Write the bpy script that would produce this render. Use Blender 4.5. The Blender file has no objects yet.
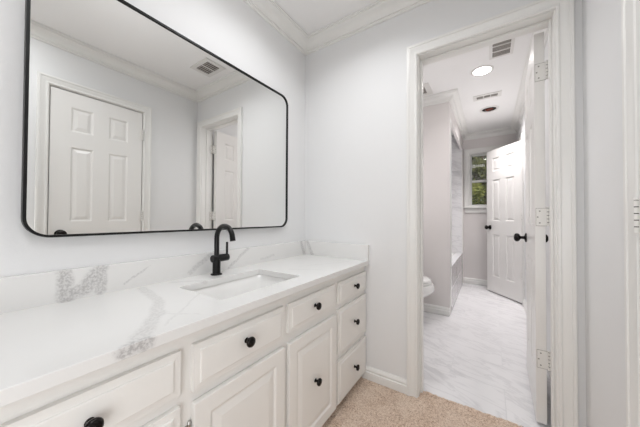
import bpy, bmesh, math, random
from mathutils import Vector, Matrix
R = math.radians
C = bpy.context.scene.collection
S = bpy.context.scene
random.seed(7)

# ------------------------------------------------------------------ camera
HC = 1.05
cam_d = bpy.data.cameras.new('camera')
cam_d.sensor_fit = 'HORIZONTAL'; cam_d.sensor_width = 36.0
cam_d.lens = 254.14 / 640.0 * 36.0
cam_d.clip_start = 0.02; cam_d.clip_end = 200
cam = bpy.data.objects.new('camera', cam_d); C.objects.link(cam)
yw, pt, rl = R(33.714), R(0.799), R(0.257)
fw = Vector((-math.sin(yw) * math.cos(pt), math.cos(yw) * math.cos(pt), math.sin(pt)))
rt = Vector((math.cos(yw), math.sin(yw), 0)); up = rt.cross(fw)
rt2 = rt * math.cos(rl) + up * math.sin(rl); up2 = -rt * math.sin(rl) + up * math.cos(rl)
m = Matrix((rt2, up2, -fw)).transposed().to_4x4(); m.translation = Vector((0, 0, HC))
cam.matrix_world = m
S.camera = cam

# ------------------------------------------------------------------ colour management, world, sun
S.view_settings.view_transform = 'Standard'; S.view_settings.look = 'None'
S.view_settings.gamma = 1.0; S.view_settings.use_curve_mapping = False
S.view_settings.exposure = 0.0
W = bpy.data.worlds.new('sky'); S.world = W; W.use_nodes = True
nt = W.node_tree; nt.nodes.clear()
sky = nt.nodes.new('ShaderNodeTexSky'); sky.sky_type = 'NISHITA'
sky.sun_elevation = R(38); sky.sun_rotation = R(200); sky.sun_disc = False
bgn = nt.nodes.new('ShaderNodeBackground'); bgn.inputs['Strength'].default_value = 0.12
wo = nt.nodes.new('ShaderNodeOutputWorld')
nt.links.new(sky.outputs[0], bgn.inputs['Color']); nt.links.new(bgn.outputs[0], wo.inputs['Surface'])
def sun(energy, el, az):
    l = bpy.data.lights.new('sun', 'SUN'); l.energy = energy; l.angle = R(2); l.color = (1, .95, .87)
    o = bpy.data.objects.new('sun', l); C.objects.link(o)
    o.rotation_euler = (R(90 - el), 0, R(az)); return o
sun(2.2, 40, 25)
def area(name, loc, size, energy, col, rot=(0, 0, 0), sy=None, spread=180):
    l = bpy.data.lights.new(name, 'AREA'); l.energy = energy; l.color = col; l.size = size
    l.spread = R(spread)
    if sy: l.shape = 'RECTANGLE'; l.size_y = sy
    o = bpy.data.objects.new(name, l); C.objects.link(o); o.location = loc; o.rotation_euler = rot
    return o
WARM = (.965, 0.98, 1.0)
def point(name, loc, rad, energy, col):
    l = bpy.data.lights.new(name, 'POINT'); l.energy = energy; l.color = col; l.shadow_soft_size = rad
    o = bpy.data.objects.new(name, l); C.objects.link(o); o.location = loc; return o
BATH = (1.0, .965, .97)
area('ceiling_light_room', (-0.15, 0.0, 2.37), 0.5, 8.2, WARM)
area('ceiling_light_sink', (-0.62, 0.95, 2.37), 0.3, 5.0, WARM, spread=145)
area('room_ceiling_fill', (-0.60, 0.6, 1.9), 0.5, 1.0, WARM, (R(180), 0, 0))  # added upward fill to brighten the ceiling, no lamp hangs here
area('vanity_fill', (0.12, -0.55, 0.75), 0.8, 8.5, WARM, (R(82), 0, R(24)))  # unseen low fill added behind the camera for the cabinet fronts
area('mirror_wall_fill', (-1.02, 0.34, 2.12), 0.12, 0.35, WARM, (0, R(-50), 0), sy=0.5)  # faint added fill for the wall above the mirror, no fixture
area('bath_near_fill', (-0.30, 2.1, 2.36), 0.4, 1.8, BATH)  # soft fill added just past the doorway, no fixture
area('bath_mid_light', (-0.05, 2.72, 2.36), 0.3, 1.6, BATH, spread=120)
area('bath_far_fill', (0.0, 3.9, 2.36), 0.5, 9, BATH, spread=95)  # fill added to lift the half-open door and far floor
area('bath_ceiling_fill', (0.0, 3.5, 1.6), 0.5, 2.0, BATH, (R(180), 0, 0))  # added fill thrown up at the bathroom ceiling
area('niche_fill', (-1.10, 2.35, 1.45), 0.7, 5.0, BATH, (0, R(-90), 0))  # unseen side fill added to light the open door's face
# ------------------------------------------------------------------ materials
def rgb(r, g, b):
    def f(c):
        c /= 255.0
        return c / 12.92 if c <= .04045 else ((c + .055) / 1.055) ** 2.4
    return (f(r), f(g), f(b), 1)
class NM:
    def __init__(s, name, rough=.5, metal=0, spec=.5, col=None):
        s.m = bpy.data.materials.new(name); s.m.use_nodes = True
        s.t = s.m.node_tree; s.b = s.t.nodes['Principled BSDF']
        s.b.inputs['Roughness'].default_value = rough; s.b.inputs['Metallic'].default_value = metal
        s.b.inputs['Specular IOR Level'].default_value = spec
        if col: s.b.inputs['Base Color'].default_value = col
    def n(s, typ, **kw):
        nd = s.t.nodes.new(typ)
        for k, v in kw.items():
            if k.startswith('_'): nd.inputs[k[1:].replace('_', ' ')].default_value = v
            else: setattr(nd, k, v)
        return nd
    def l(s, a, b): s.t.links.new(a, b)
    def math(s, op, a, b=None, c=None, clamp=False):
        nd = s.n('ShaderNodeMath', operation=op); nd.use_clamp = clamp
        for i, x in enumerate((a, b, c)):
            if x is None: continue
            if isinstance(x, (int, float)): nd.inputs[i].default_value = x
            else: s.l(x, nd.inputs[i])
        return nd.outputs[0]
    def pos(s): return s.n('ShaderNodeNewGeometry').outputs['Position']
    def noise(s, vec, scale, detail=3, rough=.5, dist=0):
        nd = s.n('ShaderNodeTexNoise'); nd.inputs['Scale'].default_value = scale
        nd.inputs['Detail'].default_value = detail; nd.inputs['Roughness'].default_value = rough
        nd.inputs['Distortion'].default_value = dist
        s.l(vec, nd.inputs['Vector']); return nd
    def ramp(s, fac, stops):
        nd = s.n('ShaderNodeValToRGB'); e = nd.color_ramp.elements
        while len(e) < len(stops): e.new(.5)
        for el, (p, c) in zip(e, stops): el.position = p; el.color = c
        s.l(fac, nd.inputs[0]); return nd.outputs['Color']
    def mix(s, fac, a, b):
        nd = s.n('ShaderNodeMix', data_type='RGBA')
        for sock, x in ((nd.inputs[0], fac), (nd.inputs[6], a), (nd.inputs[7], b)):
            if isinstance(x, (int, float, tuple)): sock.default_value = x
            else: s.l(x, sock)
        return nd.outputs[2]
    def bump(s, h, strength, dist=.01):
        nd = s.n('ShaderNodeBump'); nd.inputs['Strength'].default_value = strength
        nd.inputs['Distance'].default_value = dist; s.l(h, nd.inputs['Height'])
        s.l(nd.outputs[0], s.b.inputs['Normal'])

def painted(name, col, rough, var=.02, bump=.05, scale=160):
    k = NM(name, rough); p = k.pos()
    n = k.noise(p, 2.3, 2)
    c2 = tuple(c * (1 - var) for c in col[:3]) + (1,)
    k.l(k.mix(n.outputs['Fac'], col, c2), k.b.inputs['Base Color'])
    k.bump(k.noise(p, scale, 2).outputs['Fac'], bump, .002)
    return k.m
M = {}
M['wall'] = painted('wall_paint', rgb(232, 232, 232), .55, bump=.12)
M['bath_wall'] = painted('bath_wall_paint', rgb(224, 219, 217), .5, bump=.1)
M['ceiling'] = painted('ceiling_paint', rgb(243, 242, 241), .8, bump=.15)
M['trim'] = painted('trim_paint', rgb(236, 235, 232), .3, bump=.02)
M['door'] = painted('door_paint', rgb(236, 234, 231), .28, bump=.03)
M['cabinet'] = painted('cabinet_paint', rgb(238, 236, 232), .35, bump=.03)
M['black'] = NM('matte_black_metal', .28, .4, .5, rgb(16, 15, 15)).m
M['frame'] = NM('black_frame', .4, .3, .4, rgb(17, 17, 18)).m
M['bronze'] = NM('dark_knob', .25, .6, .5, rgb(22, 18, 16)).m
M['hinge'] = NM('painted_hinge', .3, .0, .5, rgb(234, 232, 228)).m
M['steel'] = NM('brushed_steel', .25, 1.0, .5, rgb(190, 188, 185)).m
M['screw'] = NM('dark_screw', .5, .3, .5, rgb(150, 146, 141)).m
M['porcelain'] = NM('porcelain', .08, 0, .6, rgb(246, 245, 243)).m
M['mirror'] = NM('mirror_glass', .0, 1.0, .5, (.86, .865, .855, 1)).m
M['void'] = NM('dark_duct', .8, 0, .2, rgb(120, 114, 108)).m
M['gap'] = NM('shadowed_gap', .8, 0, .2, rgb(40, 36, 33)).m
M['vent'] = painted('vent_enamel', rgb(226, 224, 221), .4, bump=0)
M['vent_slat'] = painted('vent_slat_enamel', rgb(196, 192, 187), .4, bump=0)
M['bulb'] = NM('copper_bulb', .2, .3, .5, rgb(92, 38, 24)).m
k = NM('lamp_lens', .4); k.b.inputs['Emission Color'].default_value = (1, .97, .93, 1); k.b.inputs['Emission Strength'].default_value = 14
M['lens'] = k.m
k = NM('window_glass', 0.0); k.b.inputs['Transmission Weight'].default_value = 1.0; k.b.inputs['IOR'].default_value = 1.45
M['glass'] = k.m

# marble-look quartz with named veins (segments in world space)
def quartz():
    k = NM('veined_quartz', .12, 0, .5); p = k.pos()
    nz = k.noise(p, 11, 4, .6); nz2 = k.noise(p, 130, 2, .6)
    sub = k.n('ShaderNodeVectorMath', operation='SUBTRACT'); k.l(nz.outputs['Color'], sub.inputs[0]); sub.inputs[1].default_value = (.5, .5, .5)
    sc = k.n('ShaderNodeVectorMath', operation='SCALE'); k.l(sub.outputs[0], sc.inputs[0]); sc.inputs['Scale'].default_value = .035
    ad = k.n('ShaderNodeVectorMath', operation='ADD'); k.l(p, ad.inputs[0]); k.l(sc.outputs[0], ad.inputs[1]); q = ad.outputs[0]
    def seg(a, b, w, amt):
        a, b = Vector(a), Vector(b); d = b - a
        s1 = k.n('ShaderNodeVectorMath', operation='SUBTRACT'); k.l(q, s1.inputs[0]); s1.inputs[1].default_value = a
        dt = k.n('ShaderNodeVectorMath', operation='DOT_PRODUCT'); k.l(s1.outputs[0], dt.inputs[0]); dt.inputs[1].default_value = d / d.length_squared
        t = k.math('MULTIPLY', dt.outputs['Value'], 1.0, clamp=True)
        ms = k.n('ShaderNodeVectorMath', operation='SCALE'); ms.inputs[0].default_value = d; k.l(t, ms.inputs['Scale'])
        s2 = k.n('ShaderNodeVectorMath', operation='SUBTRACT'); k.l(s1.outputs[0], s2.inputs[0]); k.l(ms.outputs[0], s2.inputs[1])
        ln = k.n('ShaderNodeVectorMath', operation='LENGTH'); k.l(s2.outputs[0], ln.inputs[0])
        mr = k.n('ShaderNodeMapRange', interpolation_type='SMOOTHSTEP'); k.l(ln.outputs['Value'], mr.inputs['Value'])
        mr.inputs['From Min'].default_value = w * .35; mr.inputs['From Max'].default_value = w
        mr.inputs['To Min'].default_value = amt; mr.inputs['To Max'].default_value = 0
        return mr.outputs['Result']
    bx, fx, zt = -1.169, -.657, .768
    segs = [
        ((bx, .235, .78), (bx, .235, .86), .030, .62), ((bx, .235, .79), (bx, .285, .80), .030, .62),
        ((bx, .285, .80), (bx, .325, .86), .030, .62), ((bx, .325, .79), (bx, .325, .86), .026, .58),
        ((bx, .40, .79), (bx, .52, .87), .006, .35),
        ((bx, .66, .79), (bx, .76, .86), .018, .35), ((bx, .87, .775), (bx, 1.00, .865), .012, .4),
        ((bx, 1.10, .79), (bx, 1.22, .80), .010, .25),
        ((bx, 1.50, .87), (bx, 1.53, .78), .020, .55), ((-1.15, 1.549, .86), (-1.10, 1.549, .77), .020, .5),
        ((-1.14, .445, zt), (-.95, .42, zt), .022, .28), ((-.95, .42, zt), (-.80, .355, zt), .026, .30),
        ((-.80, .355, zt), (-.64, .235, zt), .030, .32), ((-.70, .33, zt), (-.95, .60, zt), .006, .18),
        ((-.70, .42, zt), (-.80, .36, zt), .006, .18),
        ((fx, .225, .752), (fx, .27, .756), .026, .75),
        ((-1.13, .56, zt), (-1.03, .66, zt), .016, .2), ((-.90, 1.15, zt), (-.75, 1.45, zt), .008, .25),
        ((-1.13, 1.28, zt), (-.98, 1.50, zt), .008, .2), ((-.66, 1.18, zt), (-.90, 1.06, zt), .008, .25)]
    acc = None
    for a in segs:
        v = seg(*a); acc = v if acc is None else k.math('MAXIMUM', acc, v)
    speck = k.n('ShaderNodeMapRange'); k.l(nz2.outputs['Fac'], speck.inputs['Value'])
    speck.inputs['From Min'].default_value = .40; speck.inputs['From Max'].default_value = .60
    speck.inputs['To Min'].default_value = .35; speck.inputs['To Max'].default_value = 1
    f = k.math('MULTIPLY', acc, speck.outputs['Result'], clamp=True)
    k.l(k.mix(f, rgb(232, 231, 229), rgb(158, 155, 155)), k.b.inputs['Base Color'])
    return k.m
M['quartz'] = quartz()

def marble_tile(name, axes, bw, rh, off=(0, 0), rough=.12, grout=.0018, base=(235, 234, 235), vein=(206, 205, 207), ang=-24):
    k = NM(name, rough, 0, .5); p = k.pos()
    sep = k.n('ShaderNodeSeparateXYZ'); k.l(p, sep.inputs[0])
    comb = k.n('ShaderNodeCombineXYZ')
    k.l(k.math('ADD', sep.outputs[axes[0]], off[0]), comb.inputs[0]); k.l(k.math('ADD', sep.outputs[axes[1]], off[1]), comb.inputs[1])
    br = k.n('ShaderNodeTexBrick'); k.l(comb.outputs[0], br.inputs['Vector'])
    br.offset = .5; br.inputs['Scale'].default_value = 1; br.inputs['Brick Width'].default_value = bw
    br.inputs['Row Height'].default_value = rh; br.inputs['Mortar Size'].default_value = grout
    br.inputs['Color1'].default_value = (0, 0, 0, 1); br.inputs['Color2'].default_value = (1, 1, 1, 1); br.inputs['Mortar'].default_value = (.5, .5, .5, 1)
    mp = k.n('ShaderNodeMapping'); mp.vector_type = 'TEXTURE'; k.l(comb.outputs[0], mp.inputs['Vector']); mp.inputs['Rotation'].default_value = (0, 0, R(ang)); mp.inputs['Scale'].default_value = (1 / .7, 1 / 2.2, 1)
    # every tile shows another piece of the pattern
    off3 = k.n('ShaderNodeVectorMath', operation='ADD'); k.l(mp.outputs[0], off3.inputs[0]); 
    sc = k.n('ShaderNodeVectorMath', operation='SCALE'); k.l(br.outputs['Color'], sc.inputs[0]); sc.inputs['Scale'].default_value = 1.2
    k.l(sc.outputs[0], off3.inputs[1])
    n1 = k.noise(off3.outputs[0], 1.9, 6, .6, .5); n2 = k.noise(off3.outputs[0], 3.4, 5, .6, .8)
    b, v = rgb(*base), rgb(*vein)
    c1 = k.ramp(n1.outputs['Fac'], [(.30, v), (.44, b), (.62, b), (.75, tuple((x + y) / 2 for x, y in zip(b, v)))])
    c2 = k.mix(k.ramp(n2.outputs['Fac'], [(.46, (0, 0, 0, 1)), (.5, (.5, .5, .5, 1)), (.54, (0, 0, 0, 1))]), c1, v)
    gcol = rgb(208, 208, 209)
    k.l(k.mix(br.outputs['Fac'], c2, gcol), k.b.inputs['Base Color'])
    inv = k.math('SUBTRACT', 1, br.outputs['Fac']); k.bump(inv, .3, .001)
    k.l(k.math('MULTIPLY_ADD', br.outputs['Fac'], .4, rough), k.b.inputs['Roughness'])
    return k.m
M['tile'] = marble_tile('marble_floor_tile', (0, 1), .60, .30, (-.071 + .6, -.139 - .0), .14)
M['walltile'] = marble_tile('marble_wall_tile', (0, 2), .60, .30, (0, 0), .15)
M['walltile_side'] = marble_tile('marble_apron_tile', (1, 2), .60, .25, (0, 0), .15, base=(196, 193, 194), vein=(140, 136, 138), ang=40)

def carpet():
    k = NM('beige_carpet', .95, 0, .1); p = k.pos()
    a = k.noise(p, 260, 3, .8); b = k.noise(p, 95, 4, .7); c = k.noise(p, 9, 3, .6)
    s = k.math('ADD', k.math('MULTIPLY', a.outputs['Fac'], .5), k.math('ADD', k.math('MULTIPLY', b.outputs['Fac'], .35), k.math('MULTIPLY', c.outputs['Fac'], .15)))
    k.l(k.ramp(s, [(.39, rgb(146, 114, 90)), (.46, rgb(214, 184, 159)), (.56, rgb(250, 231, 213))]), k.b.inputs['Base Color'])
    k.b.inputs['Sheen Weight'].default_value = .2
    k.bump(s, .9, .012); return k.m
M['carpet'] = carpet()
def leafmat(name, a, b):
    k = NM(name, .6); oi = k.noise(k.pos(), 6, 2)
    k.l(k.mix(oi.outputs['Fac'], a, b), k.b.inputs['Base Color'])
    return k.m
M['leaf'] = leafmat('leaf_green', rgb(60, 78, 40), rgb(150, 150, 84))
M['leaf2'] = leafmat('leaf_yellow_green', rgb(120, 140, 60), rgb(210, 205, 120))
M['leaf3'] = leafmat('leaf_dark', rgb(58, 52, 38), rgb(120, 112, 70))
M['bark'] = leafmat('bark', rgb(88, 74, 58), rgb(125, 108, 90))
M['grass'] = leafmat('lawn_green', rgb(80, 95, 50), rgb(120, 128, 76))

# ------------------------------------------------------------------ mesh helpers
def tagp(o, label=None, cat=None, group=None, kind=None):
    if label: o['label'] = label
    if cat: o['category'] = cat
    if group: o['group'] = group
    if kind: o['kind'] = kind
    return o
def empty(name, loc=(0, 0, 0), rz=0, **kw):
    o = bpy.data.objects.new(name, None); C.objects.link(o); o.location = loc; o.rotation_euler = (0, 0, rz)
    o.empty_display_size = .05
    return tagp(o, **kw)
class MB:
    def __init__(s): s.bm = bmesh.new()
    def box(s, x0, x1, y0, y1, z0, z1, bevel=0, seg=2):
        x0, x1 = min(x0, x1), max(x0, x1); y0, y1 = min(y0, y1), max(y0, y1); z0, z1 = min(z0, z1), max(z0, z1)
        v = [s.bm.verts.new((x, y, z)) for x in (x0, x1) for y in (y0, y1) for z in (z0, z1)]
        fs = [s.bm.faces.new([v[i] for i in q]) for q in ((0, 1, 3, 2), (4, 6, 7, 5), (0, 4, 5, 1), (2, 3, 7, 6), (0, 2, 6, 4), (1, 5, 7, 3))]
        if bevel:
            es = set(e for f in fs for e in f.edges)
            bmesh.ops.bevel(s.bm, geom=list(es), offset=bevel, segments=seg, affect='EDGES', profile=.5)
        return s
    def lathe(s, prof, c=(0, 0, 0), axis='z', n=32, scale=(1, 1), ring=False):
        """prof: (r, h) pairs, closed by caps where r is 0"""
        rings = []
        for r, h in prof:
            rg_ = []
            for i in range(n if r > 1e-6 else 1):
                a = 2 * math.pi * i / n; u, v = r * math.cos(a) * scale[0], r * math.sin(a) * scale[1]
                p = {'z': (u, v, h), 'x': (h, u, v), 'y': (v, h, u), '-x': (-h, -u, v)}[axis]
                rg_.append(s.bm.verts.new((c[0] + p[0], c[1] + p[1], c[2] + p[2])))
            rings.append(rg_)
        for a, b in zip(rings, rings[1:]):
            for i in range(n):
                j = (i + 1) % n
                if len(a) == 1 and len(b) == 1: continue
                if len(a) == 1: s.bm.faces.new((a[0], b[i], b[j]))
                elif len(b) == 1: s.bm.faces.new((a[i], a[j], b[0]))
                else: s.bm.faces.new((a[i], a[j], b[j], b[i]))
        if ring:
            a, b = rings[-1], rings[0]
            for i in range(n): j = (i + 1) % n; s.bm.faces.new((a[i], a[j], b[j], b[i]))
            return s
        for rg in (rings[0], rings[-1]):
            if len(rg) > 1: s.bm.faces.new(rg)
        return s
    def tube(s, pts, rad, n=16):
        pts = [Vector(p) for p in pts]; rings = []; rads = rad if isinstance(rad, (list, tuple)) else [rad] * len(pts)
        up = None
        for i, p in enumerate(pts):
            t = (pts[min(i + 1, len(pts) - 1)] - pts[max(i - 1, 0)]).normalized()
            if up is None: up = t.orthogonal().normalized()
            else: up = (up - t * up.dot(t)).normalized()
            sd = t.cross(up)
            rings.append([s.bm.verts.new(p + (up * math.cos(2 * math.pi * k / n) + sd * math.sin(2 * math.pi * k / n)) * rads[i]) for k in range(n)])
        for a, b in zip(rings, rings[1:]):
            for k in range(n): s.bm.faces.new((a[k], a[(k + 1) % n], b[(k + 1) % n], b[k]))
        s.bm.faces.new(rings[0]); s.bm.faces.new(rings[-1][::-1]); return s
    def sweep(s, path, prof, fn, closed=False):
        """path: 2D points; prof: (offset to the left of travel, height) loop; fn(a, b, h) -> 3D; mitred corners"""
        n = len(path); P = [Vector(p) for p in path]; cols = []
        for i in range(n):
            d0 = (P[i] - P[i - 1]).normalized() if (closed or i > 0) else None
            d1 = (P[(i + 1) % n] - P[i]).normalized() if (closed or i < n - 1) else None
            if d0 is None: d0 = d1
            if d1 is None: d1 = d0
            n0, n1 = Vector((-d0.y, d0.x)), Vector((-d1.y, d1.x))
            mdir = (n0 + n1).normalized(); k = 1 / max(mdir.dot(n0), .2)
            cols.append([s.bm.verts.new(fn(*(P[i] + mdir * (o * k)), h)) for o, h in prof])
        m_ = len(prof)
        for i in range(n if closed else n - 1):
            a, b = cols[i], cols[(i + 1) % n]
            for j in range(m_): s.bm.faces.new((a[j], a[(j + 1) % m_], b[(j + 1) % m_], b[j]))
        if not closed: s.bm.faces.new(cols[0]); s.bm.faces.new(cols[-1][::-1])
        return s
    def rpanel(s, x0, x1, z0, z1, y0, y1, holes, steps, both=True):
        """slab in XZ (thickness y0..y1) whose face(s) carry panels: holes = rects, steps = (inset, depth)"""
        xs = sorted({x0, x1} | {h[0] for h in holes} | {h[1] for h in holes}); zs = sorted({z0, z1} | {h[2] for h in holes} | {h[3] for h in holes})
        for y, sg in ((y0, -1), (y1, 1)):
            V = {(i, j): s.bm.verts.new((x, y, z)) for i, x in enumerate(xs) for j, z in enumerate(zs)}
            for i in range(len(xs) - 1):
                for j in range(len(zs) - 1):
                    cx, cz = (xs[i] + xs[i + 1]) / 2, (zs[j] + zs[j + 1]) / 2
                    hole = any(h[0] < cx < h[1] and h[2] < cz < h[3] for h in holes)
                    q = [V[i, j], V[i + 1, j], V[i + 1, j + 1], V[i, j + 1]]
                    if not hole or not (both or sg < 0):
                        s.bm.faces.new(q if sg < 0 else q[::-1]); continue
                    ring = q; ins = 0
                    for w, d in steps:
                        ins += w
                        a, b, c, e = xs[i] + ins, xs[i + 1] - ins, zs[j] + ins, zs[j + 1] - ins
                        yy = y + (-sg) * d
                        nr = [s.bm.verts.new(p) for p in ((a, yy, c), (b, yy, c), (b, yy, e), (a, yy, e))]
                        for t in range(4):
                            f = (ring[t], ring[(t + 1) % 4], nr[(t + 1) % 4], nr[t])
                            s.bm.faces.new(f if sg < 0 else f[::-1])
                        ring = nr
                    s.bm.faces.new(ring if sg < 0 else ring[::-1])
            if sg < 0: Vf = V
        ni, nj = len(xs) - 1, len(zs) - 1
        per = [(i, 0) for i in range(ni)] + [(ni, j) for j in range(nj)] + [(i, nj) for i in range(ni, 0, -1)] + [(0, j) for j in range(nj, 0, -1)]
        for a, b in zip(per, per[1:] + per[:1]): s.bm.faces.new((Vf[a], V[a], V[b], Vf[b]))
        return s
    def xform(s, mat): bmesh.ops.transform(s.bm, matrix=mat, verts=s.bm.verts); return s
    def out(s, name, mat, parent=None, org=None, smooth=None, bevel=0, mats=None, **kw):
        if org is None: org = tuple(parent.location) if (parent is not None and parent.type == 'EMPTY') else (0, 0, 0)
        if org is not None and any(org): bmesh.ops.translate(s.bm, vec=-Vector(org), verts=s.bm.verts)
        bmesh.ops.recalc_face_normals(s.bm, faces=s.bm.faces)
        me = bpy.data.meshes.new(name); s.bm.to_mesh(me); s.bm.free()
        me.materials.append(M[mat])
        if smooth is not None:
            for p in me.polygons: p.use_smooth = True
            me.set_sharp_from_angle(angle=R(smooth))
        o = bpy.data.objects.new(name, me); C.objects.link(o)
        if parent is not None: o.parent = parent
        if bevel:
            b = o.modifiers.new('bevel', 'BEVEL'); b.width = bevel; b.segments = 2; b.limit_method = 'ANGLE'; b.angle_limit = R(40)
        return tagp(o, **kw)
def ch(parent_empty): return tuple(parent_empty.location)
def copy_tree(o, parent=None):
    c = o.copy(); C.objects.link(c); c.parent = parent
    for q in [q for q in bpy.data.objects if q.parent == o]: copy_tree(q, c)
    return c
ST = dict(kind='structure')

# ------------------------------------------------------------------ dimensions
XL, XR = -1.189, .345          # mirror wall, right wall
YD, YB = 1.569, 1.690          # door wall faces
YT, YF = 3.045, 4.730          # toilet wall, far wall
YN = -1.75                     # wall behind the camera
XT = -.355                     # tub front line
ZC = 2.388
DX0, DX1, DZ = -.348, .252, 2.011   # jamb faces of the open doorway
CY0, CY1 = .438, 1.042              # closet door jamb faces

# ------------------------------------------------------------------ structure
def carpet_mesh():
    bm = bmesh.new(); nx, ny = 150, 330
    x0, x1, y0, y1 = XL, XR, YN, 1.648
    V = []
    for j in range(ny + 1):
        for i in range(nx + 1):
            x = x0 + (x1 - x0) * i / nx; y = y0 + (y1 - y0) * j / ny
            z = random.uniform(-.0045, .0025)
            if 0 < i < nx and 0 < j < ny: x += random.uniform(-.003, .003); y += random.uniform(-.003, .003)
            V.append(bm.verts.new((x, y, z)))
    for j in range(ny):
        for i in range(nx):
            a = j * (nx + 1) + i; bm.faces.new((V[a], V[a + 1], V[a + nx + 2], V[a + nx + 1]))
    return bm
b = MB(); b.bm.free(); b.bm = carpet_mesh()
b.out('floor', 'carpet', smooth=180, **ST)
MB().box(XL - .1, XR + 1.0, 1.648, YF + .1, -.06, -.004).out('floor', 'tile', **ST)
MB().box(XL - .1, XR + .1, YN - .1, 1.648, -.08, -.02).out('floor', 'gap', **ST)
MB().box(XL - .1, XR + 1.0, YN - .1, YF + .1, ZC, ZC + .08).out('ceiling', 'ceiling', **ST)
MB().box(XL - .1, XL, YN - .1, YF + .12, 0 - .05, ZC).out('wall_left', 'wall', **ST)
MB().box(XL, XR, YN - .1, YN, -.05, ZC).out('wall_back', 'wall', **ST)
w = MB(); w.box(XL, DX0 - .02, YD, YB, -.05, ZC); w.box(DX1 + .02, XR, YD, YB, -.05, ZC); w.box(DX0 - .02, DX1 + .02, YD, YB, DZ + .02, ZC)
w.out('wall_front', 'wall', **ST)
D2a, D2b = 3.955, 4.56
w = MB(); xa, xb = XR, XR + .12
w.box(xa, xb, YN - .1, CY0 - .02, -.05, ZC); w.box(xa, xb, CY0 - .02, CY1 + .02, DZ + .02, ZC)
w.box(xa, xb, CY1 + .02, D2a - .02, -.05, ZC); w.box(xa, xb, D2a - .02, D2b + .02, DZ + .02, ZC); w.box(xa, xb, D2b + .02, YF + .12, -.05, ZC)
w.out('wall_right', 'wall', **ST)
w = MB(); w.box(xb, xb + .7, 3.5, 3.56, -.05, ZC); w.box(xb, xb + .7, 4.9, 4.96, -.05, ZC); w.box(xb + .7, xb + .76, 3.5, 4.96, -.05, ZC)
w.out('wall_closet', 'bath_wall', **ST)
MB().box(XL, XT, YT, 3.165, -.05, ZC).out('wall_toilet', 'bath_wall', **ST)
ZH = 2.135
MB().box(XT - .03, XT, 3.165, YF, ZH, ZC).out('wall_header', 'bath_wall', **ST)
w = MB(); w.box(XL, XT - .012, 4.60, 4.61, -.004, ZH + .25); w.box(XL, XL + .01, 3.165, 4.60, -.004, ZC); w.box(XL, XT - .012, 3.165, 3.175, -.004, ZC)
w.out('wall_tub', 'walltile', **ST)
MB().box(XL, XT, 4.61, YF, -.004, ZH).out('wall_nib', 'bath_wall', **ST)
w = MB(); w.box(XT - .012, XT + .003, 4.595, 4.61, 0, ZH); w.box(XT - .012, XT + .003, 3.163, 3.178, 0, ZH); w.box(XT, XT + .004, 3.052, 3.163, .08, ZH); w.out('trim_1', 'trim', **ST)
# far wall with the window hole
WX0, WX1, WZ0, WZ1 = -.262, .252, 1.225, 2.075
w = MB(); w.box(XT, WX0, YF, YF + .13, -.05, ZC); w.box(WX1, XR, YF, YF + .13, -.05, ZC); w.box(WX0, WX1, YF, YF + .13, -.05, WZ0); w.box(WX0, WX1, YF, YF + .13, WZ1, ZC)
w.out('wall_far', 'bath_wall', **ST)

# crown moulding: (distance from wall, drop below ceiling)
cr = [(0, 0), (.086, 0), (.086, -.011), (.076, -.012), (.075, -.019), (.066, -.024), (.050, -.030), (.037, -.039), (.028, -.050), (.023, -.060), (.022, -.066), (.013, -.067), (.012, -.078), (.009, -.081), (0, -.081)]
fz = lambda a, b_, h: (a, b_, ZC - .0005 + h)
MB().sweep([(XL, YN), (XR, YN), (XR, YD), (XL, YD)], cr, fz, True).out('trim_2', 'trim', smooth=35, **ST)
MB().sweep([(XL, YB), (XR, YB), (XR, YF), (XT, YF), (XT, YT), (XL, YT)], cr, fz, True).out('trim_3', 'trim', smooth=35, **ST)

# baseboards
bp = [(0, 0), (.017, 0), (.017, .046), (.011, .050), (.011, .055), (.014, .060), (.012, .068), (.005, .078), (0, .080)]
ff = lambda a, b_, h: (a, b_, h)
def base(name, pts): return MB().sweep(pts, bp, ff).out(name, 'trim', smooth=30, **ST)
CW = .060
base('baseboard_front', [(DX0 - .005 - CW, YD), (-.700, YD)])
base('baseboard_right', [(XR, YN + .016), (XR, CY0 - .005 - CW)]); base('baseboard_right', [(XR, CY1 + .005 + CW), (XR, YD)])
base('baseboard_back', [(XL, YN), (XR, YN)]); base('baseboard_left', [(XL, -.06), (XL, YN + .016)])
bp = [(a, h * 1.08) for a, h in bp]
base('baseboard_bath_right', [(XR, YB), (XR, D2a - .005 - CW)])
base('baseboard_far', [(XR, YF), (XT, YF)])
base('baseboard_toilet', [(XT, YT), (XL, YT)])
base('baseboard_bath_left', [(XL, YT), (XL, YB)])

# ------------------------------------------------------------------ doorways: jamb + casing
cas = [(0, 0), (0, .011), (.004, .014), (.010, .0145), (.014, .011), (.018, .0115), (.030, .013), (.040, .017), (.044, .017), (.046, .021), (CW - .003, .021), (CW, .018), (CW, 0)]
def casing_loop(lo, hi, top, fn, sgn=1):
    # travel so that "left" is outward
    mb = MB(); prof = [(o * sgn, h) for o, h in cas]
    mb.sweep([(lo - .005, 0), (lo - .005, top + .005), (hi + .005, top + .005), (hi + .005, 0)], [(o, h) for o, h in cas], fn)
    return mb
root1 = empty('door_1', (DX1 - .003, YB + .010, 0), kind='structure', label='white six-panel door standing open edge-on inside the bathroom doorway')
root3 = empty('door_2', (XR - .018, D2a - .012, 0), R(127.2), kind='structure', label='white six-panel door half open beside the bathroom window')
root2 = empty('door_3', (XR - .002, CY1 - .002, 0), R(-90), kind='structure', label='closed white six-panel door on the right wall seen in the mirror')
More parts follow.
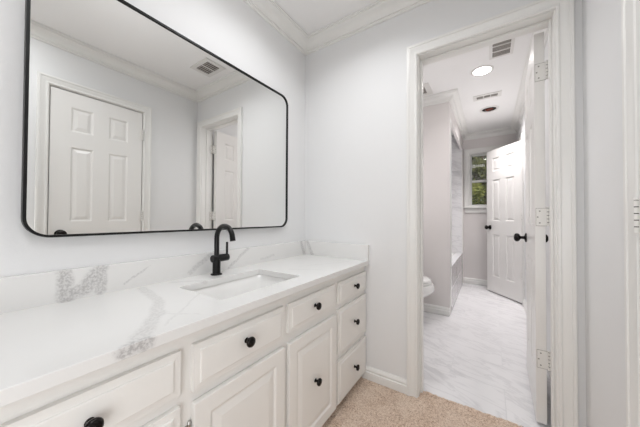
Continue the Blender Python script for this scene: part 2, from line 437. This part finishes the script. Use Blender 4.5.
def jamb_y(x0, x1, y0, y1, stop_y, doorside):
    mb = MB(); t = .018
    mb.box(x0 - t, x0, y0 - .001, y1 + .001, 0, DZ + t); mb.box(x1, x1 + t, y0 - .001, y1 + .001, 0, DZ + t); mb.box(x0, x1, y0 - .001, y1 + .001, DZ, DZ + t)
    mb.box(x0, x0 + .010, stop_y - .016, stop_y + .016, 0, DZ); mb.box(x1 - .010, x1, stop_y - .016, stop_y + .016, 0, DZ); mb.box(x0 + .01, x1 - .01, stop_y - .016, stop_y + .016, DZ - .010, DZ)
    return mb
jamb_y(DX0, DX1, YD, YB, 1.634, 1).out('trim_4', 'trim', bevel=.0015, **ST)
casing_loop(DX0, DX1, DZ, lambda a, h, d: (a, YD - d, h)).out('trim_5', 'trim', smooth=25, **ST)
casing_loop(DX0, DX1, DZ, lambda a, h, d: (a, YB + d, h)).out('trim_6', 'trim', smooth=25, **ST)
def jamb_x(y0, y1, xa, xb, sx):
    mb = MB(); t = .018
    mb.box(xa - .001, xb, y0 - t, y0, 0, DZ + t); mb.box(xa - .001, xb, y1, y1 + t, 0, DZ + t); mb.box(xa - .001, xb, y0, y1, DZ, DZ + t)
    mb.box(sx, sx + .03, y0, y0 + .01, 0, DZ); mb.box(sx, sx + .03, y1 - .01, y1, 0, DZ); mb.box(sx, sx + .03, y0 + .01, y1 - .01, DZ - .01, DZ)
    return mb
jamb_x(CY0, CY1, XR, XR + .12, XR + .042).out('trim_7', 'trim', bevel=.0015, **ST)
casing_loop(CY0, CY1, DZ, lambda a, h, d: (XR - d, a, h)).out('trim_8', 'trim', smooth=25, **ST)
jamb_x(D2a, D2b, XR, XR + .12, XR + .045).out('trim_9', 'trim', bevel=.0015, **ST)
casing_loop(D2a, D2b, DZ, lambda a, h, d: (XR - d, a, h)).out('trim_10', 'trim', smooth=25, **ST)

# ------------------------------------------------------------------ six-panel doors (local: hinge at 0, leaf along +x)
PAN = [(.112, .252, 1.70, 1.893), (.348, .488, 1.70, 1.893), (.112, .252, 1.005, 1.585), (.348, .488, 1.005, 1.585), (.112, .252, .23, .82), (.348, .488, .23, .82)]
def door(root, w, ya, yb, knob_face, side_hinge_y, flip_plate=0, both_knobs=True):
    x0 = .004
    mb = MB().rpanel(x0, x0 + w, .012, DZ - .006, ya, yb, PAN, [(.004, .0005), (.010, .008), (.006, .008), (.022, .0015)])
    mb.out('door_leaf', 'door', root, org=(0, 0, 0), bevel=.0015)
    kx, kz = x0 + w - .062, .915
    for sg, y in ((-1, ya), (1, yb)):
        if knob_face and sg not in knob_face: continue
        prof = [(0, 0), (.031, 0), (.032, .003), (.028, .008), (.016, .011), (.0105, .014), (.0095, .030), (.013, .034), (.024, .039), (.0285, .048), (.0285, .056), (.024, .064), (.014, .069), (0, .070)]
        p = MB().lathe([(r, h) for r, h in prof[6:]], (0, 0, 0), 'y', 28)
        if sg < 0: p.xform(Matrix.Scale(-1, 4, (0, 1, 0)))
        p.xform(Matrix.Translation((kx, y, kz)))
        kb = p.out('door_knob', 'bronze', root, org=(0, 0, 0), smooth=50, label='dark bronze door knob')
        p = MB().lathe([(r, h) for r, h in prof[1:7]], (0, 0, 0), 'y', 28)
        if sg < 0: p.xform(Matrix.Scale(-1, 4, (0, 1, 0)))
        p.xform(Matrix.Translation((kx, y, kz))); p.out('rosette', 'bronze', kb, org=(0, 0, 0), smooth=40)
def hinge(root, fn_boxes, z, hy):
    mb = MB()
    for bx in fn_boxes: mb.box(*bx, z - .044, z + .044, .0006, 1)
    for k in range(5):
        mb.lathe([(.0055, z - .044 + k * .0178), (.0055, z - .044 + (k + 1) * .0178 - .0024)], (hy[0], hy[1], 0), 'z', 12)
    mb.lathe([(.0066, z + .045), (.0066, z + .048), (.003, z + .051), (0, z + .051)], (hy[0], hy[1], 0), 'z', 12)
    h = mb.out('hinge', 'hinge', root, org=(0, 0, 0), smooth=40)
    MB().lathe([(0, z - .0435), (.0044, z - .0435), (.0044, z + .0435), (0, z + .0435)], (hy[0], hy[1], 0), 'z', 10).out('hinge_pin', 'gap', h, org=(0, 0, 0), smooth=40)
    return h
HZ = (1.80, 1.055, .335)
# door 1: local x -> world +y, local y -> world -x ; leaf spans world x .190 .. .225
root1.rotation_euler = (0, 0, R(88.3))
door(root1, .592, .013, .055, None, 0)
for z in HZ:
    h = hinge(root1, [(.0016, .004, 0.009, .050), (-.036, -.002, -.0026, -.0006)], z, (.000, .004))
    s = MB()
    for dz in (-.03, 0, .03):
        s.lathe([(0, 0), (.0035, 0), (.0035, .0012), (0, .0012)], (.0017, .036 + (.008 if dz == 0 else 0), z + dz), '-x', 10)
        s.lathe([(.0035, 0), (.0035, .001)], (-.022, -.0008 + .001, z + dz), 'y', 10)
    s.out('screw', 'screw', h, org=(0, 0, 0))
    q = MB(); q.box(.0022, .004, .0082, .0512, z - .0458, z + .0458, .0004, 1); q.box(-.037, -.001, -.0032, -.0014, z - .0458, z + .0458, .0004, 1)
    q.out('paint_line', 'screw', h, org=(0, 0, 0))
# door 2 (far): visible face is local +y
door(root3, .594, -.037, -.002, None, 0)
for z in HZ: hinge(root3, [(-.001, .030, -.0025, .0005)], z, (-.004, .003))
# closet door, closed: local x -> world -y, local y -> world +x ; front face at local y small
door(root2, .594, .003, .038, (-1,), 0)
for z in HZ:
    hh = hinge(root2, [(-.004, .026, -.001, .003), (.0, .003, -.014, .001)], z, (.004, -.016))

# ------------------------------------------------------------------ window
win = empty('window_1', ((WX0 + WX1) / 2, YF + .06, WZ0), kind='structure', label='white double-hung bathroom window with trees outside')
mb = MB(); y0, y1 = YF + .0, YF + .13
mb.box(WX0, WX0 + .012, y0, y1, WZ0, WZ1); mb.box(WX1 - .012, WX1, y0, y1, WZ0, WZ1); mb.box(WX0 + .012, WX1 - .012, y0, y1, WZ1 - .012, WZ1); mb.box(WX0 + .012, WX1 - .012, y0, y1, WZ0, WZ0 + .012)
mb.out('window_frame', 'trim', win)
ZM = 1.632
def sash(z0, z1, y, rb, rt):
    mb = MB(); a, c = WX0 + .012, WX1 - .012; sd = .014
    mb.box(a, a + sd, y, y + .03, z0, z1); mb.box(c - sd, c, y, y + .03, z0, z1); mb.box(a + sd, c - sd, y, y + .03, z0, z0 + rb); mb.box(a + sd, c - sd, y, y + .03, z1 - rt, z1)
    s_ = mb.out('sash', 'trim', win, bevel=.0015)
    MB().box(a + sd, c - sd, y + .013, y + .017, z0 + rb, z1 - rt).out('pane', 'glass', s_, org=tuple(win.location))
sash(ZM - .018, WZ1 - .012, YF + .075, .036, .02); sash(WZ0 + .012, ZM + .018, YF + .040, .022, .036)
# casing, stool and apron
mb = MB(); mb.sweep([(WX0 + .002, WZ0), (WX0 + .002, WZ1 - .002), (WX1 - .002, WZ1 - .002), (WX1 - .002, WZ0)], [(o * 1.35, h) for o, h in cas], lambda a, h, d: (a, YF - d, h))
mb.out('window_casing', 'trim', win, smooth=25)
MB().box(WX0 - .09, WX1 + .09, YF - .045, YF + .01, WZ0 - .022, WZ0, .004).out('sill', 'trim', win)
MB().box(WX0 - .07, WX1 + .07, YF - .016, YF, WZ0 - .095, WZ0 - .022, .003).out('apron', 'trim', win)

# ------------------------------------------------------------------ vanity cabinet
VY0, VY1 = -.045, YD - .001
XFc = -.690   # face frame
van = empty('vanity_cabinet', (-.93, .76, 0), label='long white bathroom vanity cabinet with raised-panel drawers and doors', cat='vanity')
mb = MB()
mb.box(XL + .001, XFc - .02, VY0, VY1, .095, .60); mb.box(XL + .001, -.745, VY0 + .02, VY1, .004, .095)
mb.out('carcass', 'cabinet', van)
mb = MB(); mb.box(XFc - .02, XFc, VY0, VY1, .030, .7395, .001, 1); mb.box(XL + .001, XFc - .02, VY0, VY0 + .018, .030, .7395)
mb.out('face_frame', 'cabinet', van)
def front(name, y0, y1, z0, z1, kind, knob=None, hng=None):
    # slab in local XZ -> world YZ, front face towards +x
    if kind == 'drawer': holes = [(y0 + .005, y1 - .005, z0 + .005, z1 - .005)]; st = [(.013, -.0012), (.0012, -.0042), (.003, -.0050)]
    else: holes = [(y0 + .048, y1 - .048, z0 + .048, z1 - .048)]; st = [(.003, .0015), (.006, .006), (.004, .006), (.024, .0008)]
    mb = MB().rpanel(y0, y1, z0, z1, -.019 if kind == 'door' else -.014, 0, holes, st, both=False)
    # local (u, y, z) -> world (XFc+.019 +..., u, z): face -y is the front
    mb.xform(Matrix(((0, -1, 0, 0), (1, 0, 0, 0), (0, 0, 1, 0), (0, 0, 0, 1)))); mb.xform(Matrix.Translation((XFc, 0, 0)))
    o = mb.out(name, 'cabinet', van, bevel=.003 if kind == 'door' else .0008)
    if knob:
        ky, kz = knob
        KN = [(.0, 0), (.009, 0), (.009, .002), (.006, .004), (.0055, .012), (.009, .016), (.0155, .019), (.017, .023), (.0155, .028), (.009, .031), (0, .032)]
        MB().lathe(KN, (XFc + .0175 if kind != 'door' else XFc + .0172, ky, kz), 'x', 24).out('knob', 'bronze', o, org=tuple(van.location), smooth=50, label='small round black knob')
    if hng:
        for hz in hng:
            h = MB(); h.lathe([(.0045, hz - .025), (.0045, hz + .025)], (XFc + .004, y0 - .006, 0), 'z', 10); h.lathe([(0, hz + .025), (.006, hz + .026), (.004, hz + .033), (0, hz + .034)], (XFc + .004, y0 - .006, 0), 'z', 10)
            h.lathe([(0, hz - .034), (.004, hz - .033), (.006, hz - .026), (0, hz - .025)], (XFc + .004, y0 - .006, 0), 'z', 10)
            h.box(XFc, XFc + .002, y0 - .018, y0 - .002, hz - .022, hz + .022)
            h.out('hinge', 'steel', o, org=tuple(van.location), smooth=40, label='small steel hinge')
    return o
rows = [(.581, .697), (.306, .551), (.047, .274)]
for (a, c) in ((-.018, .358), (1.198, 1.559)):
    for (z0, z1) in rows: front('drawer', a, c, z0, z1, 'drawer', ((a + c) / 2 + .004, (z0 + z1) / 2 + (.003 if c > 1 else -.004)))
front('drawer', .393, .762, .568, .697, 'drawer', (.571, .641)); front('drawer', .790, 1.165, .578, .697, 'drawer', (.968, .643))
front('cabinet_door', .394, .764, .047, .537, 'door', (.580, .298), (.458, .120)); front('cabinet_door', .791, 1.170, .047, .537, 'door', (.975, .296))

# countertop with sink cut-out (ring of strips around an opening with rounded corners)
CX0, CX1 = XL + .001, -.657
SX0, SX1, SY0, SY1 = -1.038, -.752, .535, .967
ct = empty('countertop', (-.92, .76, .768), label='white quartz countertop with grey veins running along the vanity', cat='countertop')
def rrect(x0, x1, y0, y1, r, n=6):
    pts = []
    for cx, cy, a0 in ((x1 - r, y1 - r, 0), (x0 + r, y1 - r, 90), (x0 + r, y0 + r, 180), (x1 - r, y0 + r, 270)):
        for i in range(n + 1):
            a = R(a0 + 90 * i / n); pts.append((cx + r * math.cos(a), cy + r * math.sin(a)))
    return pts
def slab_with_hole(x0, x1, y0, y1, z0, z1, inner):
    bm = bmesh.new()
    outer = []
    cx, cy = (min(p[0] for p in inner) + max(p[0] for p in inner)) / 2, (min(p[1] for p in inner) + max(p[1] for p in inner)) / 2
    n = len(inner); q = n // 4
    cs = [(x1, y1), (x0, y1), (x0, y0), (x1, y0)]
    lay = {}
    for zi, z in enumerate((z0, z1)):
        iv = [bm.verts.new((x, y, z)) for x, y in inner]; ov = [bm.verts.new((x, y, z)) for x, y in cs]
        lay[zi] = (iv, ov)
        for c in range(4):
            for i in range(q - 1): bm.faces.new((ov[c], iv[c * q + i], iv[c * q + i + 1]))
            bm.faces.new((ov[c], iv[c * q + q - 1], iv[(c * q + q) % n], ov[(c + 1) % 4]))
    for i in range(n): bm.faces.new((lay[0][0][i], lay[0][0][(i + 1) % n], lay[1][0][(i + 1) % n], lay[1][0][i]))
    for i in range(4): bm.faces.new((lay[0][1][i], lay[0][1][(i + 1) % 4], lay[1][1][(i + 1) % 4], lay[1][1][i]))
    return bm
mb = MB(); mb.bm.free(); mb.bm = slab_with_hole(CX0, CX1, VY0 - .02, YD - .001, .740, .768, rrect(SX0, SX1, SY0, SY1, .018))
mb.out('slab', 'quartz', ct, bevel=.0015)
MB().box(CX0, CX0 + .019, VY0 - .02, YD - .001, .7672, .870, .0012).out('backsplash', 'quartz', ct)
MB().box(CX0 + .0192, CX1 - .002, YD - .020, YD - .001, .7672, .870, .0012).out('side_splash', 'quartz', ct)

# undermount sink
snk = empty('sink', ((SX0 + SX1) / 2, (SY0 + SY1) / 2, .60), label='white rectangular undermount sink set into the countertop', cat='sink')
bm = bmesh.new(); rings = []
for inset, z, r in ((-.022, .7392, .03), (-.006, .7392, .03), (-.004, .737, .03), (.006, .66, .035), (.014, .63, .045), (.035, .612, .055), (.10, .604, .03)):
    rings.append([bm.verts.new((x, y, z)) for x, y in rrect(SX0 + inset, SX1 - inset, SY0 + inset, SY1 - inset, r)])
for a, c in zip(rings, rings[1:]):
    for i in range(len(a)): bm.faces.new((a[i], a[(i + 1) % len(a)], c[(i + 1) % len(a)], c[i]))
bm.faces.new(rings[-1])
mb = MB(); mb.bm.free(); mb.bm = bm; o = mb.out('basin', 'porcelain', snk, smooth=60)
sm = o.modifiers.new('thick', 'SOLIDIFY'); sm.thickness = .008; sm.offset = -1 if True else 1
MB().lathe([(0, .6045), (.022, .6045), (.023, .607), (.018, .6085), (.016, .606), (0, .606)], ((SX0 + SX1) / 2, (SY0 + SY1) / 2, 0), 'z', 28).out('drain', 'black', snk, smooth=40, label='round black drain')

# faucet
fx_, fy_ = -1.108, .754
fc = empty('faucet', (fx_, fy_, .768), label='matte black single-hole gooseneck faucet behind the sink', cat='faucet')
MB().lathe([(0, .7685), (.027, .7685), (.027, .772), (.025, .774), (.019, .775), (0, .775)], (fx_, fy_, 0), 'z', 32).out('base_plate', 'black', fc, smooth=40)
MB().lathe([(.0185, .775), (.0185, .842), (0, .842)], (fx_, fy_, 0), 'z', 32).out('body', 'black', fc, smooth=40)
mb = MB(); mb.lathe([(0, -.036), (.0165, -.036), (.018, -.034), (.018, .020), (.0165, .0205), (.0165, .0225), (.018, .023), (.018, .050), (.0165, .052), (0, .052)], (fx_, fy_ + .012, .846), 'y', 32)
mb.out('valve_body', 'black', fc, smooth=40)
pts = [(fx_, fy_, .850), (fx_, fy_, .90), (fx_, fy_, .94)]
cx_, rr = fx_ + .060, .060
for i in range(0, 19):
    a = R(180 - i * 8.9); pts.append((cx_ + rr * math.cos(a), fy_, .945 + rr * math.sin(a)))
e = pts[-1]; pts.append((e[0] + .006, fy_, e[2] - .028))
MB().tube(pts, [.0118] * (len(pts) - 2) + [.0122, .0128], 20).out('spout', 'black', fc, smooth=50)
hd = MB().lathe([(0, .855), (.0058, .855), (.0055, .921), (.004, .923), (0, .923)], (fx_ + .006, fy_ + .054, 0), 'z', 14).out('handle', 'black', fc, smooth=40)

# ------------------------------------------------------------------ mirror
MY0, MY1, MZ0, MZ1 = .142, 1.333, .985, 1.873
mir = empty('wall_mirror', (XL, (MY0 + MY1) / 2, MZ0), label='large wall mirror with thin black frame and rounded corners above the vanity', cat='mirror')
def ring_profile(pts_out, pts_in, x0, x1):
    bm = bmesh.new(); n = len(pts_out)
    L = [[bm.verts.new((x, y, z)) for y, z in pp] for pp, x in ((pts_out, x0), (pts_out, x1), (pts_in, x1), (pts_in, x0))]
    for k_ in range(4):
        a, c = L[k_], L[(k_ + 1) % 4]
        for i in range(n): bm.faces.new((a[i], a[(i + 1) % n], c[(i + 1) % n], c[i]))
    return bm
po = rrect(MY0 - .004, MY1 + .004, MZ0 - .004, MZ1 + .004, .062, 10); pi_ = rrect(MY0 + .004, MY1 - .004, MZ0 + .004, MZ1 - .004, .054, 10)
mb = MB(); mb.bm.free(); mb.bm = ring_profile(po, pi_, XL + .0005, XL + .028); mb.out('mirror_frame', 'frame', mir, smooth=40)
bm = bmesh.new(); vs = [bm.verts.new((XL + .0215, y, z)) for y, z in pi_]; vb = [bm.verts.new((XL + .0165, y, z)) for y, z in pi_]
bm.faces.new(vs); bm.faces.new(vb[::-1])
for i in range(len(vs)): bm.faces.new((vs[i], vb[i], vb[(i + 1) % len(vs)], vs[(i + 1) % len(vs)]))
mb = MB(); mb.bm.free(); mb.bm = bm; mb.out('mirror_glass', 'mirror', mir)

# ------------------------------------------------------------------ ceiling vents
def vent(loc, lx, ly, cols, rows_, rot, label, border=.022, slat_mat='vent_slat', ns=3, bar=.008, group=None):
    r = empty('ceiling_vent', (loc[0], loc[1], ZC), rot, label=label, cat='vent', group=group)
    z1, z0 = -.0005, -.007
    mb = MB(); mb.box(-lx / 2, lx / 2, -ly / 2, -ly / 2 + border, z0, z1); mb.box(-lx / 2, lx / 2, ly / 2 - border, ly / 2, z0, z1)
    mb.box(-lx / 2, -lx / 2 + border, -ly / 2 + border, ly / 2 - border, z0, z1); mb.box(lx / 2 - border, lx / 2, -ly / 2 + border, ly / 2 - border, z0, z1)
    ix, iy = lx - 2 * border, ly - 2 * border
    for c in range(1, cols): x = -ix / 2 + ix * c / cols; mb.box(x - bar / 2, x + bar / 2, -iy / 2, iy / 2, z0, z1)
    for c in range(1, rows_): y = -iy / 2 + iy * c / rows_; mb.box(-ix / 2, ix / 2, y - bar / 2, y + bar / 2, z0, z1)
    mb.out('vent_frame', 'vent', r, org=(0, 0, 0))
    MB().box(-ix / 2, ix / 2, -iy / 2, iy / 2, -.002, -.0005).out('duct', 'void', r, org=(0, 0, 0))
    for c in range(cols):
        for w_ in range(rows_):
            cx = -ix / 2 + ix * (c + .5) / cols; cy = -iy / 2 + iy * (w_ + .5) / rows_; hx = ix / cols / 2 - bar / 2; hy = iy / rows_ / 2 - bar / 2
            for s_ in range(ns):
                y = cy - hy + 2 * hy * (s_ + .5) / ns
                MB().box(cx - hx, cx + hx, y - .0014, y + .0014, -.0065, -.002).out('slat', slat_mat, r, org=(0, 0, 0))
    return r
vent((-.235, 1.322), .25, .19, 2, 1, 0, 'small ceiling vent of the vanity room, seen in the mirror', ns=6, border=.035)
vent((.083, 2.425), .16, .27, 1, 3, 0, 'white ceiling vent nearest the bathroom doorway', ns=4, border=.022)
vent((-.018, 3.32), .26, .13, 3, 1, 0, 'small three-section ceiling vent beyond the bathroom downlight', ns=3, border=.034)
vent((-.575, 2.80), .15, .26, 1, 1, R(0), 'ceiling vent above the toilet at the left door jamb', ns=6, border=.05)

# downlight, heat lamp
dl = empty('recessed_light', (-.052, 2.722, ZC), label='round lit recessed ceiling light in the bathroom', cat='ceiling light')
MB().lathe([(.0695, -.0005), (.090, -.0005), (.090, -.003), (.082, -.006), (.0695, -.0055)], (0, 0, 0), 'z', 40, ring=True).out('trim_ring', 'vent', dl, org=(0, 0, 0), smooth=40)
MB().lathe([(0, -.0045), (.070, -.0045), (.070, -.0008), (0, -.0008)], (0, 0, 0), 'z', 40).out('lens', 'lens', dl, org=(0, 0, 0), smooth=40, label='glowing white lens')
hl = empty('heat_lamp', (.0, 3.735, ZC), label='dark reddish-brown recessed heat lamp in the bathroom ceiling', cat='heat lamp')
MB().lathe([(.074, -.0005), (.102, -.0005), (.100, -.006), (.080, -.010), (.074, -.006)], (0, 0, 0), 'z', 40, ring=True).out('trim_ring', 'vent', hl, org=(0, 0, 0), smooth=40)
MB().lathe([(0, -.003), (.075, -.003), (.075, -.0006), (0, -.0006)], (0, 0, 0), 'z', 40).out('housing', 'gap', hl, org=(0, 0, 0), smooth=40)
MB().lathe([(0, -.026), (.02, -.025), (.036, -.018), (.044, -.0035), (0, -.0035)], (0, 0, 0), 'z', 32).out('bulb', 'bulb', hl, org=(0, 0, 0), smooth=60, label='copper coloured bulb')

# ------------------------------------------------------------------ toilet (faces +x, tank on the left wall)
TY = 2.68
tl = empty('toilet', (-.80, TY, 0), label='white toilet past the left door jamb, only the bowl tip showing', cat='toilet')
def loft(name, rings, mat, parent, smooth=60, n=36, **kw):
    """rings: (cx, rx_back, rx_front, ry, z)"""
    bm = bmesh.new(); L = []
    for cx, rb, rf, ry, z in rings:
        ring = []
        for i in range(n):
            a = 2 * math.pi * i / n; c_, s_ = math.cos(a), math.sin(a)
            ring.append(bm.verts.new((cx + (rf if c_ > 0 else rb) * c_, TY + ry * s_, z)))
        L.append(ring)
    for a, c in zip(L, L[1:]):
        for i in range(n): bm.faces.new((a[i], a[(i + 1) % n], c[(i + 1) % n], c[i]))
    bm.faces.new(L[0][::-1]); bm.faces.new(L[-1])
    mb = MB(); mb.bm.free(); mb.bm = bm; return mb.out(name, mat, parent, smooth=smooth, **kw)
loft('bowl', [(-.80, .22, .17, .115, .001), (-.80, .22, .165, .11, .03), (-.79, .21, .13, .09, .10), (-.77, .20, .14, .095, .20), (-.74, .21, .215, .13, .27), (-.72, .22, .255, .168, .315), (-.72, .22, .270, .184, .335), (-.72, .22, .268, .186, .378), (-.72, .22, .260, .182, .392)], 'porcelain', tl)
loft('seat', [(-.72, .21, .236, .176, .394), (-.72, .215, .246, .182, .399), (-.72, .215, .246, .182, .412), (-.72, .21, .240, .178, .417)], 'porcelain', tl)
loft('lid', [(-.72, .21, .234, .176, .419), (-.72, .215, .243, .181, .424), (-.72, .215, .236, .179, .438), (-.72, .20, .205, .160, .450), (-.72, .15, .13, .10, .456)], 'porcelain', tl)
MB().box(-1.175, -.985, TY - .21, TY + .21, .38, .74, .025, 4).out('tank', 'porcelain', tl, smooth=50)
MB().box(-1.183, -.975, TY - .22, TY + .22, .742, .775, .010, 3).out('tank_lid', 'porcelain', tl, smooth=50)
MB().box(-1.02, -.93, TY - .10, TY + .10, .20, .38, .02, 3).out('outlet', 'porcelain', tl, smooth=50)
mb = MB(); mb.tube([(-.984, TY + .15, .68), (-.965, TY + .15, .68), (-.960, TY + .145, .68), (-.958, TY + .07, .672)], .006, 10); mb.out('flush_lever', 'steel', tl, smooth=50, label='chrome flush lever')

# ------------------------------------------------------------------ bathtub behind tiled apron
tb = empty('bathtub', (-.76, 3.88, 0), label='white bathtub behind a grey tiled apron in the alcove', cat='bathtub')
MB().box(XT - .085, XT - .001, 3.180, 4.594, 0, .500, .002).out('apron', 'walltile_side', tb, label='grey marble tiled apron')
bm = bmesh.new(); rings = []
tx0, tx1, ty0, ty1 = XL + .012, XT - .087, 3.180, 4.594
for ins, z, r in ((.0, .456, .012), (.0, .475, .012), (.004, .48, .014), (.045, .48, .10), (.055, .47, .11), (.09, .30, .12), (.14, .13, .13), (.20, .11, .10)):
    rings.append([bm.verts.new((x, y, z)) for x, y in rrect(tx0 + ins, tx1 - ins, ty0 + ins, ty1 - ins, r)])
for a, c in zip(rings, rings[1:]):
    for i in range(len(a)): bm.faces.new((a[i], a[(i + 1) % len(a)], c[(i + 1) % len(a)], c[i]))
bm.faces.new(rings[-1])
mb = MB(); mb.bm.free(); mb.bm = bm; mb.out('tub_shell', 'porcelain', tb, smooth=50)

# ------------------------------------------------------------------ outside: lawn, trees
MB().box(-14, 14, YF + .3, 26, -.62, -.53).out('lawn', 'grass', label='lawn outside the window', cat='lawn', kind='stuff')
def tree(x, y, h, rad, seed, mat, label, n=2600, leaf=.05):
    rnd = random.Random(seed)
    t = empty('tree', (x, y, -.5), label=label, cat='tree', group='trees outside the window')
    tr = MB(); top = h * .75
    tr.tube([(x + .06 * math.sin(i * 1.3 + seed), y + .05 * math.cos(i), -.5 + top * i / 6) for i in range(7)], [.09 - .011 * i for i in range(7)], 10)
    for i in range(7):
        a = rnd.uniform(0, 6.28); z = -.5 + top * rnd.uniform(.25, .8); L = rad * rnd.uniform(.5, .9)
        tr.tube([(x, y, z), (x + L * .5 * math.cos(a), y + L * .5 * math.sin(a), z + L * .35), (x + L * math.cos(a), y + L * math.sin(a), z + L * .6)], [.03, .02, .008], 7)
    tr.out('trunk', 'bark', t, org=(x, y, -.5), smooth=60)
    bm = bmesh.new()
    cl = [(x + rnd.gauss(0, rad * .45), y + rnd.gauss(0, rad * .35), -.5 + h * rnd.uniform(.2, .98), rnd.uniform(.22, .45) * rad) for _ in range(26)]
    for i in range(n):
        cx, cy, cz, cr_ = rnd.choice(cl)
        d = Vector((rnd.gauss(0, 1), rnd.gauss(0, 1), rnd.gauss(0, 1))).normalized() * cr_ * rnd.uniform(.5, 1.05)
        p = Vector((cx, cy, cz)) + d; ax = Vector((rnd.gauss(0, 1), rnd.gauss(0, 1), rnd.gauss(-.3, .7))).normalized(); sd = ax.orthogonal().normalized(); nn = ax.cross(sd)
        s_ = leaf * rnd.uniform(.6, 1.4)
        q = [p, p + ax * s_ * .5 + sd * s_ * .28 + nn * s_ * .06, p + ax * s_ * 1.1, p + ax * s_ * .5 - sd * s_ * .28 + nn * s_ * .06]
        bm.faces.new([bm.verts.new(v) for v in q])
    mb = MB(); mb.bm.free(); mb.bm = bm; mb.out('foliage', mat, t, org=(x, y, -.5))
tree(-.75, 7.6, 4.3, .80, 3, 'leaf', 'green leafy tree filling the upper window pane', 9000, .09)
tree(-.15, 10.4, 5.6, 1.1, 5, 'leaf3', 'darker olive-brown tree behind the green ones outside the window', 9000, .11)
tree(-.35, 6.1, 2.35, .34, 9, 'leaf2', 'low yellow-green shrub filling the lower window pane', 3000, .06)
tree(3.6, 8.6, 4.8, 1.0, 11, 'leaf', 'leafy tree right of the window view, hidden by the half-open door', 4000, .09)
tree(-1.1, 14.0, 8.0, 2.0, 15, 'leaf', 'tall green tree farthest from the window', 8000, .18)
